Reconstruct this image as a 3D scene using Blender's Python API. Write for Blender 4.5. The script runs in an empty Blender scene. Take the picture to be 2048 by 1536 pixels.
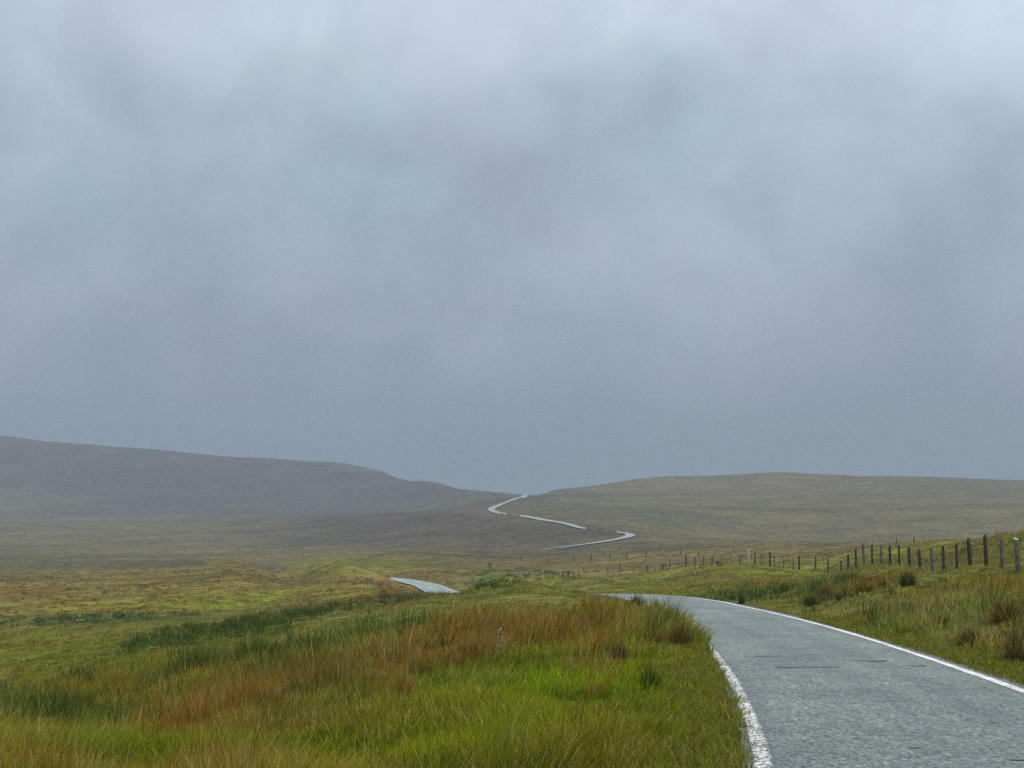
import bpy, bmesh, math, random
import numpy as np
from mathutils import Vector, Matrix

random.seed(7)
RS = np.random.RandomState(11)
R = math.radians
sc = bpy.context.scene
COL = sc.collection

# ------------------------------------------------------------------ camera
F = 2974.0; CX = 1024.0; HY = 1050.0; EYE = 1.65      # focal length, centre, horizon of a 2048 px wide picture
cam_d = bpy.data.cameras.new('camera'); cam = bpy.data.objects.new('camera', cam_d); COL.objects.link(cam)
cam.location = (0, 0, EYE); cam.rotation_euler = (R(90), 0, 0)
cam_d.sensor_width = 36; cam_d.lens = F / 2048 * 36
cam_d.shift_y = (HY - 768) / 2048
cam_d.clip_start = 0.2; cam_d.clip_end = 20000
sc.camera = cam

# ------------------------------------------------------------------ view, sky, sun
sc.view_settings.view_transform = 'Standard'; sc.view_settings.look = 'None'
sc.view_settings.exposure = 0.35; sc.view_settings.gamma = 1.0
sc.view_settings.use_curve_mapping = False
sc.cycles.use_denoising = False
sc.cycles.max_bounces = 6; sc.cycles.diffuse_bounces = 3; sc.cycles.transmission_bounces = 3
sc.cycles.volume_bounces = 1; sc.cycles.transparent_max_bounces = 6
SUN_EL, SUN_ROT = R(48), R(150)
world = bpy.data.worlds.new('World'); sc.world = world; world.use_nodes = True
nt = world.node_tree; nt.nodes.clear()
def N(t, **k):
    n = nt.nodes.new(t)
    for a, b in k.items(): setattr(n, a, b)
    return n
def L(a, b): nt.links.new(a, b)
def setin(n, **k):
    for a, b in k.items(): n.inputs[a.replace('_', ' ')].default_value = b
def math_(op, a, b=None, clamp=False):
    n = N('ShaderNodeMath', operation=op, use_clamp=clamp)
    for i, v in enumerate((a, b)):
        if v is None: continue
        if isinstance(v, (int, float)): n.inputs[i].default_value = v
        else: L(v, n.inputs[i])
    return n.outputs[0]
def ramp(fac, stops, interp='EASE'):
    n = N('ShaderNodeValToRGB'); cr = n.color_ramp; cr.interpolation = interp
    while len(cr.elements) < len(stops): cr.elements.new(0.5)
    for e, (p, c) in zip(cr.elements, stops):
        e.position = p; e.color = (*c, 1) if len(c) == 3 else c
    L(fac, n.inputs[0]); return n.outputs[0]
def mixc(fac, a, b, mode='MIX'):
    n = N('ShaderNodeMix', data_type='RGBA', blend_type=mode)
    if isinstance(fac, (int, float)): n.inputs[0].default_value = fac
    else: L(fac, n.inputs[0])
    for s, v in ((6, a), (7, b)):
        if isinstance(v, tuple): n.inputs[s].default_value = (*v, 1) if len(v) == 3 else v
        else: L(v, n.inputs[s])
    return n.outputs[2]
def noise(vec, scale, detail=3, rough=0.5, dist=0.0):
    n = N('ShaderNodeTexNoise'); L(vec, n.inputs['Vector'])
    n.inputs['Scale'].default_value = scale; n.inputs['Detail'].default_value = detail
    n.inputs['Roughness'].default_value = rough; n.inputs['Distortion'].default_value = dist
    return n.outputs[0]

sky = N('ShaderNodeTexSky', sky_type='NISHITA'); sky.sun_disc = False
sky.sun_elevation = SUN_EL; sky.sun_rotation = SUN_ROT
skyc = mixc(1.0, sky.outputs[0], (0.10, 0.10, 0.10), 'MULTIPLY')
tc = N('ShaderNodeTexCoord'); sep = N('ShaderNodeSeparateXYZ'); L(tc.outputs['Generated'], sep.inputs[0])
zz = math_('MAXIMUM', sep.outputs[2], 0.0)
# cloud deck: elevation gradient (dark towards the horizon, brightest overhead)
base = ramp(zz, [(0.0, (0.190, 0.243, 0.298)), (0.05, (0.190, 0.243, 0.300)), (0.10, (0.250, 0.297, 0.372)),
                 (0.18, (0.312, 0.370, 0.460)), (0.26, (0.345, 0.420, 0.512)), (0.33, (0.430, 0.512, 0.620)), (0.5, (0.75, 0.85, 0.98)), (1.0, (1.25, 1.3, 1.36))], 'LINEAR')
den = math_('ADD', zz, 0.55)
cmb = N('ShaderNodeCombineXYZ'); L(math_('DIVIDE', sep.outputs[0], den), cmb.inputs[0]); L(math_('DIVIDE', sep.outputs[1], den), cmb.inputs[1])
n1 = noise(tc.outputs['Generated'], 5.5, 5, 0.5, 0.5)
n2 = noise(tc.outputs['Generated'], 13, 4, 0.5, 0.4)
n3 = noise(tc.outputs['Generated'], 8.0, 3, 0.5, 0.3)
shade = ramp(n1, [(0.34, (0.90, 0.90, 0.91)), (0.5, (1.0, 1.0, 1.0)), (0.64, (1.14, 1.125, 1.11))])
shade2 = ramp(n2, [(0.33, (0.93, 0.935, 0.94)), (0.62, (1.07, 1.07, 1.06))])
tint = ramp(n3, [(0.38, (0.965, 1.012, 0.99)), (0.6, (1.02, 0.99, 1.02))])
def skyspot(col_in, px, py, wx, wy, gain):
    # a brighter or darker patch of the cloud deck, by direction
    k_ = 1.0 / F; ax, az_ = (px - CX) * k_, (HY - py) * k_
    u = math_('MULTIPLY', math_('SUBTRACT', wux, ax), F / wx); v_ = math_('MULTIPLY', math_('SUBTRACT', wuz, az_), F / wy)
    q = math_('ADD', math_('MULTIPLY', u, u), math_('MULTIPLY', v_, v_))
    e = math_('POWER', 2.718, math_('MULTIPLY', q, -1.0))
    return mixc(e, col_in, mixc(1.0, col_in, gain, 'MULTIPLY'))
yy_ = math_('MAXIMUM', sep.outputs[1], 0.15)
wn_ = math_('MULTIPLY', math_('SUBTRACT', noise(tc.outputs['Generated'], 9, 4, 0.5), 0.5), 0.20)
wn2_ = math_('MULTIPLY', math_('SUBTRACT', noise(tc.outputs['Generated'], 11, 4, 0.5), 0.5), 0.14)
wux = math_('ADD', math_('DIVIDE', sep.outputs[0], yy_), wn_); wuz = math_('ADD', math_('DIVIDE', sep.outputs[2], yy_), wn2_)
amt = ramp(zz, [(0.02, (0.15,) * 3), (0.16, (1,) * 3)])
c = mixc(1.0, base, shade, 'MULTIPLY'); c = mixc(1.0, c, shade2, 'MULTIPLY'); c = mixc(1.0, c, tint, 'MULTIPLY')
c = mixc(amt, base, c)
for sp_ in [(1980, 80, 420, 260, (1.30, 1.27, 1.24)), (1080, 60, 420, 130, (1.22, 1.18, 1.13)), (330, 40, 300, 110, (1.14, 1.11, 1.09)), (560, 150, 200, 90, (1.06, 1.04, 1.02)),
            (60, 300, 380, 170, (0.95, 0.96, 0.965)), (330, 480, 330, 90, (0.85, 0.89, 0.90)), (1010, 310, 240, 90, (0.97, 0.92, 0.96)), (1560, 330, 300, 120, (0.98, 0.99, 0.99)),
            (760, 400, 150, 60, (1.02, 1.12, 1.04)), (1700, 450, 170, 70, (1.0, 1.09, 1.04)), (1340, 520, 200, 70, (1.12, 1.06, 1.05)), (120, 610, 260, 80, (1.13, 1.06, 1.07)), (1000, 600, 500, 60, (1.08, 1.04, 1.06)),
            (700, 700, 220, 50, (0.95, 1.0, 0.97)), (1000, 850, 1600, 110, (0.93, 0.94, 0.95)), (1960, 640, 200, 120, (1.05, 1.03, 1.06))]:
    c = skyspot(c, *sp_)
c = mixc(0.95, skyc, c)
bg = N('ShaderNodeBackground'); L(c, bg.inputs[0]); bg.inputs[1].default_value = 1.0
out = N('ShaderNodeOutputWorld'); L(bg.outputs[0], out.inputs[0])

sun_d = bpy.data.lights.new('sun', 'SUN'); sun = bpy.data.objects.new('sun', sun_d); COL.objects.link(sun)
sun_d.energy = 1.5; sun_d.angle = R(12); sun_d.color = (1.0, 0.95, 0.87)
az = SUN_ROT
sdir = Vector((math.sin(az) * math.cos(SUN_EL), math.cos(az) * math.cos(SUN_EL), math.sin(SUN_EL)))
sun.rotation_euler = sdir.to_track_quat('Z', 'Y').to_euler(); sun.location = (0, -20, 60)

# ------------------------------------------------------------------ helpers
def tag(o, label=None, cat=None, group=None, kind=None):
    if label: o['label'] = label
    if cat: o['category'] = cat
    if group: o['group'] = group
    if kind: o['kind'] = kind
    return o
def empty(name, loc, rz=0.0):
    o = bpy.data.objects.new(name, None); COL.objects.link(o); o.location = loc; o.rotation_euler = (0, 0, rz)
    o.empty_display_size = 0.2; return o
def mesh_np(name, V, Fc, mat, parent=None, loops=None, col=None, smooth=False):
    """V (n,3); Fc (m,k) faces of one size, or a list of such arrays."""
    if not isinstance(Fc, list): Fc = [Fc]
    Fc = [f for f in Fc if len(f)]
    me = bpy.data.meshes.new(name)
    me.vertices.add(len(V)); me.vertices.foreach_set('co', np.ascontiguousarray(V, np.float32).ravel())
    idx = np.concatenate([f.ravel() for f in Fc]).astype(np.int32)
    sizes = np.concatenate([np.full(len(f), f.shape[1], np.int32) for f in Fc])
    starts = np.concatenate([[0], np.cumsum(sizes)[:-1]]).astype(np.int32)
    me.loops.add(len(idx)); me.loops.foreach_set('vertex_index', idx)
    me.polygons.add(len(sizes)); me.polygons.foreach_set('loop_start', starts)
    try: me.polygons.foreach_set('loop_total', sizes)
    except Exception: pass
    if smooth: me.polygons.foreach_set('use_smooth', np.ones(len(sizes), bool))
    if col is not None:
        a = me.color_attributes.new('Col', 'FLOAT_COLOR', 'POINT')
        a.data.foreach_set('color', np.concatenate([col, np.ones((len(col), 1))], 1).astype(np.float32).ravel())
    me.update(calc_edges=True)
    if mat: me.materials.append(mat)
    o = bpy.data.objects.new(name, me); COL.objects.link(o)
    if parent: o.parent = parent
    return o
class MB:
    def __init__(s): s.v = []; s.f = []
    def add(s, vs, fs):
        b = len(s.v); s.v += [tuple(v) for v in vs]; s.f += [tuple(i + b for i in f) for f in fs]
    def tube(s, pts, rad, n=6, cap=True):
        pts = [Vector(p) for p in pts]; rings = []
        for i, p in enumerate(pts):
            d = (pts[min(i + 1, len(pts) - 1)] - pts[max(i - 1, 0)]).normalized()
            a = d.cross(Vector((0, 0, 1)) if abs(d.z) < .9 else Vector((1, 0, 0))).normalized(); b = d.cross(a)
            r = rad[i] if isinstance(rad, (list, tuple)) else rad
            rings.append([p + (a * math.cos(2 * math.pi * k / n) + b * math.sin(2 * math.pi * k / n)) * r for k in range(n)])
        vs = [v for r_ in rings for v in r_]; fs = []
        for i in range(len(pts) - 1):
            for k in range(n):
                k2 = (k + 1) % n; fs.append((i * n + k, i * n + k2, (i + 1) * n + k2, (i + 1) * n + k))
        if cap: fs.append(tuple(range(n))[::-1]); fs.append(tuple((len(pts) - 1) * n + k for k in range(n)))
        s.add(vs, fs)
    def build(s, name, mat, parent=None, smooth=False):
        me = bpy.data.meshes.new(name); me.from_pydata(s.v, [], s.f); me.update()
        if smooth: me.polygons.foreach_set('use_smooth', np.ones(len(me.polygons), bool))
        me.materials.append(mat); o = bpy.data.objects.new(name, me); COL.objects.link(o)
        if parent: o.parent = parent
        return o

def _h(ix, iy, s):
    n = (ix.astype(np.int64) * 374761393 + iy.astype(np.int64) * 668265263 + s * 1442695041) & 0x7fffffff
    n = ((n ^ (n >> 13)) * 1274126177) & 0x7fffffff
    n = ((n ^ (n >> 16)) * 1911520717) & 0x7fffffff
    return ((n ^ (n >> 15)) & 0xffffff) / float(0xffffff)
def vn(x, y, s=0):
    ix = np.floor(x); iy = np.floor(y); fx = x - ix; fy = y - iy
    fx = fx * fx * (3 - 2 * fx); fy = fy * fy * (3 - 2 * fy)
    a = _h(ix, iy, s); b = _h(ix + 1, iy, s); c_ = _h(ix, iy + 1, s); d = _h(ix + 1, iy + 1, s)
    return (a * (1 - fx) + b * fx) * (1 - fy) + (c_ * (1 - fx) + d * fx) * fy
def fbm(x, y, s=0, o=4, g=0.5):
    t = 0; a = 1; tot = 0
    for k in range(o):
        t = t + a * (vn(x * 2 ** k + 17.3 * k, y * 2 ** k - 9.1 * k, s + k) - 0.5); tot += a; a *= g
    return t / tot * 2          # about -1..1
def sst(a, b, x):
    t = np.clip((x - a) / (b - a), 0, 1); return t * t * (3 - 2 * t)

# ------------------------------------------------------------------ terrain profile
# Each layer is one line over the land (a shoulder, a crest, a hollow). Listed by bearing (as a 2048 px
# picture column): (bearing, sight line, metres away).
LAY = [
 [(-900,1536,14),(0,1536,14),(600,1536,13),(1200,1536,12.3),(2048,1536,12.3),(2900,1500,12.3)],
 [(-900,1560,17),(0,1490,18),(300,1440,25),(500,1370,31),(700,1290,40),(1000,1225,52),(1200,1200,62),(1300,1203,66),(1400,1206,64),(1500,1206,64),(1600,1200,58),(1800,1208,42),(2048,1255,30),(2900,1240,27)],
 [(-900,1480,40),(0,1400,50),(280,1300,60),(560,1248,72),(700,1219,80),(850,1199,80),(920,1189,84),(1000,1167,86),(1080,1157,86),(1150,1161,86),(1200,1171,87),(1240,1183,89),(1300,1182,92),(1400,1174,95),(1500,1166,95),(1620,1165,95),(1700,1155,90),(1800,1152,65),(1900,1165,50),(2048,1178,42),(2900,1150,38)],
 [(-900,1380,85),(0,1300,90),(280,1250,100),(560,1200,140),(700,1158,208),(775,1158,212),(800,1180,190),(850,1188,180),(912,1190,183),(1000,1174,180),(1100,1163,185),(1130,1163,190),(1240,1153,185),(1300,1151,170),(1400,1140,150),(1500,1134,138),(1540,1136,132),(1600,1144,128),(1650,1146,120),(1697,1137,107),(1745,1131,95),(1781,1131,87),(1822,1144,81),(1860,1149,76),(1890,1148,72),(1943,1138,66),(2037,1140,57),(2900,1090,48)],
 [(-900,1180,280),(0,1152,300),(280,1142,310),(400,1130,330),(440,1121,343),(470,1119,347),(520,1129,360),(560,1141,385),(600,1138,395),(640,1128,370),(700,1128,330),(785,1145,285),(850,1146,285),(912,1143,300),(1000,1130,330),(1100,1126,340),(1240,1122,345),(1400,1116,320),(1500,1112,260),(1620,1113,220),(1700,1108,190),(1800,1098,160),(1850,1095,135),(1890,1092,118),(1940,1087,108),(1980,1081,100),(2010,1071,95),(2030,1075,92),(2048,1068,90),(2200,1052,88),(2900,1015,80)],
 [(-900,1150,500),(0,1130,520),(280,1132,480),(460,1127,480),(540,1138,430),(585,1138,430),(620,1121,450),(700,1111,480),(900,1105,520),(1050,1105,560),(1120,1103,562),(1200,1097,570),(1300,1090,580),(1500,1086,560),(1700,1088,500),(1850,1089,450),(1950,1097,400),(2048,1097,350),(2900,1080,300)],
 [(-900,1110,850),(0,1105,800),(400,1101,800),(700,1096,750),(1000,1092,700),(1100,1092,640),(1200,1080,662),(1300,1078,680),(1500,1080,760),(1700,1082,760),(2048,1080,760),(2900,1070,700)],
 [(-900,1060,1250),(0,1062,1200),(400,1062,1100),(700,1055,1000),(980,1035,880),(1100,1045,780),(1180,1059,722),(1240,1066,700),(1300,1062,740),(1500,1060,900),(1700,1056,900),(2048,1050,900),(2900,1040,850)],
 [(-900,1046,1550),(0,1043,1500),(300,1042,1450),(560,1036,1250),(800,1024,1100),(960,1016,990),(1000,1008,1050),(1030,998,1140),(1100,1008,1030),(1200,1014,1000),(1500,1018,1020),(2048,1008,1030),(2900,1000,1000)],
 [(-900,1052,1750),(0,1049,1700),(300,1048,1650),(560,1046,1500),(800,1035,1350),(960,1018,1200),(1000,1003,1200),(1030,993,1200),(1100,998,1180),(1300,992,1200),(1500,988,1220),(2048,985,1250),(2900,980,1200)],
 [(-900,985,2100),(0,985,2050),(400,1000,1980),(700,1003,1900),(880,1000,1650),(1000,993,1400),(1040,990,1330),(1100,986,1330),(1260,970,1400),(1560,962,1430),(2048,972,1450),(2900,985,1400)],
 [(-900,790,2700),(-300,850,2650),(0,872,2600),(100,884,2550),(280,898,2500),(450,913,2450),(600,922,2400),(680,927,2350),(720,934,2300),(760,942,2250),(800,958,2150),(870,965,2000),(925,979,1800),(980,983,1600),(1040,989,1450),(1060,988.5,1430),(1120,980,1450),(1180,972,1500),(1260,960,1550),(1330,955,1580),(1450,952,1600),(1560,947,1620),(1700,952,1640),(1850,956,1650),(2048,962,1650),(2900,1000,1600)],
 [(-900,900,3300),(0,930,3200),(700,960,3000),(1060,1000,2300),(1560,985,2400),(2900,1010,2400)],
 [(-900,1000,4400),(1024,1030,4400),(2900,1030,4400)],
]
def pchip1(xk, yk, x):
    xk = np.array(xk, float); yk = np.array(yk, float); h = np.diff(xk); dl = np.diff(yk) / h
    m = np.zeros(len(xk)); a = dl[:-1]; b = dl[1:]; w1 = 2 * h[1:] + h[:-1]; w2 = h[1:] + 2 * h[:-1]
    ok = a * b > 0; mm = np.zeros(len(a)); mm[ok] = (w1 + w2)[ok] / (w1[ok] / a[ok] + w2[ok] / b[ok]); m[1:-1] = mm
    x = np.clip(x, xk[0], xk[-1]); i = np.clip(np.searchsorted(xk, x, 'right') - 1, 0, len(h) - 1)
    t = (x - xk[i]) / h[i]; t2 = t * t; t3 = t2 * t
    return (2*t3-3*t2+1)*yk[i] + (t3-2*t2+t)*h[i]*m[i] + (-2*t3+3*t2)*yk[i+1] + (t3-t2)*h[i]*m[i+1]
PX0, PX1, PST = -900.0, 2900.0, 4.0
PXG = np.arange(PX0, PX1 + 1, PST)
_D = [np.zeros(len(PXG))]; _Z = [np.zeros(len(PXG))]
for lay in LAY:
    a = np.array(lay, float)
    y = pchip1(a[:, 0], a[:, 1], PXG); d = np.exp(pchip1(a[:, 0], np.log(a[:, 2]), PXG))
    d = np.maximum(d, _D[-1] * 1.03 + 0.5)
    _D.append(d); _Z.append(EYE + d * (HY - y) / F)
TD = np.array(_D); TZ = np.array(_Z)                 # (K, columns)
K = len(TD)
def pchipN(D, Z, q):                                  # D,Z (n,K), q (n,)
    h = np.diff(D, axis=1); dl = np.diff(Z, axis=1) / h
    a = dl[:, :-1]; b = dl[:, 1:]; w1 = 2 * h[:, 1:] + h[:, :-1]; w2 = h[:, 1:] + 2 * h[:, :-1]
    ok = a * b > 0
    mm = np.where(ok, (w1 + w2) / (w1 / np.where(ok, a, 1) + w2 / np.where(ok, b, 1)), 0)
    m = np.zeros_like(D); m[:, 1:-1] = mm; m[:, 0] = dl[:, 0]
    i = np.clip((q[:, None] >= D).sum(1) - 1, 0, D.shape[1] - 2); r = np.arange(len(q))
    hh = h[r, i]; t = np.clip((q - D[r, i]) / hh, 0, 1); t2 = t * t; t3 = t2 * t
    return (2*t3-3*t2+1)*Z[r, i] + (t3-2*t2+t)*hh*m[r, i] + (-2*t3+3*t2)*Z[r, i+1] + (t3-t2)*hh*m[r, i+1]
AZM = R(50)
def H0(x, y):
    x = np.asarray(x, float); y = np.asarray(y, float); res = np.empty(len(x))
    for s in range(0, len(x), 120000):
        X = x[s:s+120000]; Y = y[s:s+120000]
        r = np.hypot(X, Y); az_ = np.arctan2(X, Y); azc = np.clip(az_, -AZM, AZM)
        px = np.clip(CX + F * np.tan(azc), PX0, PX1); d = r * np.cos(azc)
        u = (px - PX0) / PST; i = np.clip(u.astype(int), 0, len(PXG) - 2); fr = (u - i)[:, None]
        D = TD[:, i].T * (1 - fr) + TD[:, i + 1].T * fr; Z = TZ[:, i].T * (1 - fr) + TZ[:, i + 1].T * fr
        z = pchipN(D, Z, d)
        w = sst(AZM, R(115), np.abs(az_)); res[s:s+120000] = z * (1 - w)
    return res

# ------------------------------------------------------------------ road line
def zy(d, py): return EYE + d * (HY - py) / F
RP = [(-3.5,-60,1.4),(-1.6,-30,.75),(0.6,-12,.32),(2.0,0,0),(2.75,6,-.16),(3.9,12,-.324),(4.42,16,-.43),(5.6,27.3,-.737),(6.65,41,-1.107),
      (7.3,57,-1.54),(7.55,70,-1.9),(7.1,80,-2.2),(5.7,89,-2.5),(3.2,98.5,-2.95),(-0.4,112,-3.5),(-3.8,130,-4.3),(-6.3,155,-5.5),(-8.3,178,-6.4),(-10.0,197,-6.95),
      (-13.2,221,zy(221,1169)),(-19.6,250,zy(250,1158.5)),(-29,285,-8.2),(-43,335,-9.2),(-57,385,-10.2),(-65.5,419,zy(419,1139.5)),(-71,450,-12),(-72,490,-12.9),(-62,530,-12.6),(-40,562,-11.8),(-15,590,-10.6),
      (6,610,-9.2),(16.5,624,zy(624,1097)),(29,642,zy(642,1090)),(42,657,zy(657,1082)),(51.5,668,zy(668,1074)),(54,682,zy(682,1069)),(49,697,zy(697,1064)),(41,712,zy(712,1060)),(35.5,726,zy(726,1057)),(27,762,zy(762,1047)),(17,803,zy(803,1040)),
      (7.4,850,zy(850,1033)),(-4.5,895,zy(895,1028)),(-11.5,930,zy(930,1023)),(-13.6,962,zy(962,1018.5)),(-11,1005,zy(1005,1013)),(-5.5,1065,zy(1065,1006)),(0.5,1125,zy(1125,999.5)),(4.2,1165,zy(1165,996.5)),(9,1260,zy(1260,995)),(14,1430,zy(1430,991)),(20,1600,20)]
rp = np.array(RP, float); sk = np.concatenate([[0], np.cumsum(np.hypot(*np.diff(rp[:, :2], axis=0).T))])
def crom(tk, yk, t):                                   # smooth C1 curve through the points
    m = np.gradient(yk, tk); i = np.clip(np.searchsorted(tk, t, 'right') - 1, 0, len(tk) - 2)
    h = tk[i+1] - tk[i]; u = (t - tk[i]) / h; u2 = u*u; u3 = u2*u
    return (2*u3-3*u2+1)*yk[i] + (u3-2*u2+u)*h*m[i] + (-2*u3+3*u2)*yk[i+1] + (u3-u2)*h*m[i+1]
st = []; s_ = 0.0
while s_ < sk[-1]:
    st.append(s_); dd = abs(np.interp(s_, sk, rp[:, 1])); s_ += min(2.5, max(0.35, dd * 0.008))
st = np.array(st)
rx, ry, rz = crom(sk, rp[:, 0], st), crom(sk, rp[:, 1], st), crom(sk, rp[:, 2], st)
tx, ty = np.gradient(rx, st), np.gradient(ry, st); tl = np.hypot(tx, ty); tx /= tl; ty /= tl
nx, ny = ty, -tx                                       # right-hand normal
tilt = (H0(rx + nx * 4, ry + ny * 4) - H0(rx - nx * 4, ry - ny * 4)) / 8
tilt = np.convolve(np.pad(tilt, 6, 'edge'), np.ones(13) / 13, 'valid')
tilt = np.clip(tilt, -0.13, 0.13) * sst(300, 560, ry)
def road_q(x, y, RAD):
    """nearest road point: |lateral|, road height there, signed lateral"""
    n = len(x); best = np.full(n, 1e9); zr = np.zeros(n); lat = np.full(n, 1e9)
    CH = 16; order = np.argsort(y, kind='stable'); ys = y[order]
    for s in range(0, len(rx) - 1, CH):
        e = min(s + CH, len(rx) - 1)
        ymn, ymx = ry[s:e+1].min() - RAD, ry[s:e+1].max() + RAD
        a, b = np.searchsorted(ys, ymn), np.searchsorted(ys, ymx)
        id_ = order[a:b]; xx = x[id_]
        id_ = id_[(xx > rx[s:e+1].min() - RAD) & (xx < rx[s:e+1].max() + RAD)]
        if not len(id_): continue
        X = x[id_]; Y = y[id_]; bb = best[id_]; zb = zr[id_]; lb = lat[id_]
        for k in range(s, e):
            ex, ey = rx[k+1] - rx[k], ry[k+1] - ry[k]; l2 = ex*ex + ey*ey
            t = np.clip(((X - rx[k]) * ex + (Y - ry[k]) * ey) / l2, 0, 1)
            dx = X - rx[k] - t * ex; dy = Y - ry[k] - t * ey; d = np.hypot(dx, dy)
            m = d < bb; sg = np.where(dx * ny[k] * 0 + dx * nx[k] + dy * ny[k] >= 0, 1, -1)
            til = tilt[k] * (1 - t) + tilt[k+1] * t
            zz_ = rz[k] * (1 - t) + rz[k+1] * t + til * np.clip(sg * d, -2.6, 2.6)
            bb = np.where(m, d, bb); zb = np.where(m, zz_, zb); lb = np.where(m, sg * d, lb)
        best[id_] = bb; zr[id_] = zb; lat[id_] = lb
    return best, zr, lat
MOUND = [(-28, 246, 5, 12, 1.6), (-36.5, 280, 6, 16, 1.9), (-44.5, 312, 4.5, 16, 2.0), (-50.3, 345, 2.2, 12, 2.0), (-53.5, 345, 3.2, 30, -1.7), (-20.5, 231, 3, 7, .9), (4.2, 82, 1.3, 6, .35),
         (48, 692, 4, 5, 2.2), (42.5, 700, 4, 5, 2.4), (38, 709, 4, 6, 2.2), (3.5, 850, 4, 7, 2.0), (-1.5, 864, 4, 8, 2.3), (-6, 882, 3, 8, 1.8), (-25, 236, 4, 9, 1.2), (22, 758, 3, 8, .7), (17, 778, 3, 9, .7), (13, 798, 3, 9, .6)]
HALF = 2.22
def H(x, y, full=False):
    x = np.asarray(x, float); y = np.asarray(y, float)
    z = H0(x, y); r = np.hypot(x, y)
    dist, zr, lat = road_q(x, y, 42.0)
    far = sst(5, 9, dist)
    amp = np.clip(r / 60, 0.55, 1)
    hum = 0.19 * fbm(x / 2.6, y / 2.6, 3, 3) * sst(2.6, 5, dist) + (0.28 + .30 * sst(90, 200, r)) * fbm(x / 9, y / 11, 9, 3) * far * amp * sst(25, 70, r)
    hum += 0.9 * fbm(x / 45, y / 45, 21, 4) * far * sst(180, 420, r) + 2.4 * fbm(x / 120, y / 120, 31, 5, .55) * sst(8, 42, dist) * sst(600, 1400, r)
    B = 3.2 + np.clip(r - 60, 0, 1e9) * 0.03; B = np.minimum(B, 24)
    w = sst(0, 1, (dist - 2.75) / B)
    ver = -0.045 - 0.0006 * np.clip(r - 80, 0, 600) + 0.05 * sst(2.2, 2.7, dist) * (1 - w) * (r < 120)
    z2 = (zr + ver) * (1 - w) + (z + hum) * w
    z2 = np.where(dist > 41, z + hum, z2)
    for (mx_, my_, mr, ml, mh) in MOUND:
        z2 = z2 + mh * np.exp(-(((x - mx_) / mr) ** 2 + ((y - my_) / ml) ** 2)) * sst(2.3, 4.2, dist)
    if full: return z2, dist, lat
    return z2
_dg = np.exp(np.linspace(math.log(8), math.log(1600), 1500))
def find_d(px, py, dmin=8, dmax=1600):
    """first place along a bearing where the ground meets a sight line"""
    d = _dg[(_dg >= dmin) & (_dg <= dmax)]; x = (px - CX) / F * d
    z = H(x, d); y = HY - F * (z - EYE) / d
    k = np.where(y <= py)[0]; k = k[0] if len(k) else len(d) - 1
    return float(x[k]), float(d[k]), float(z[k])

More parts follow.
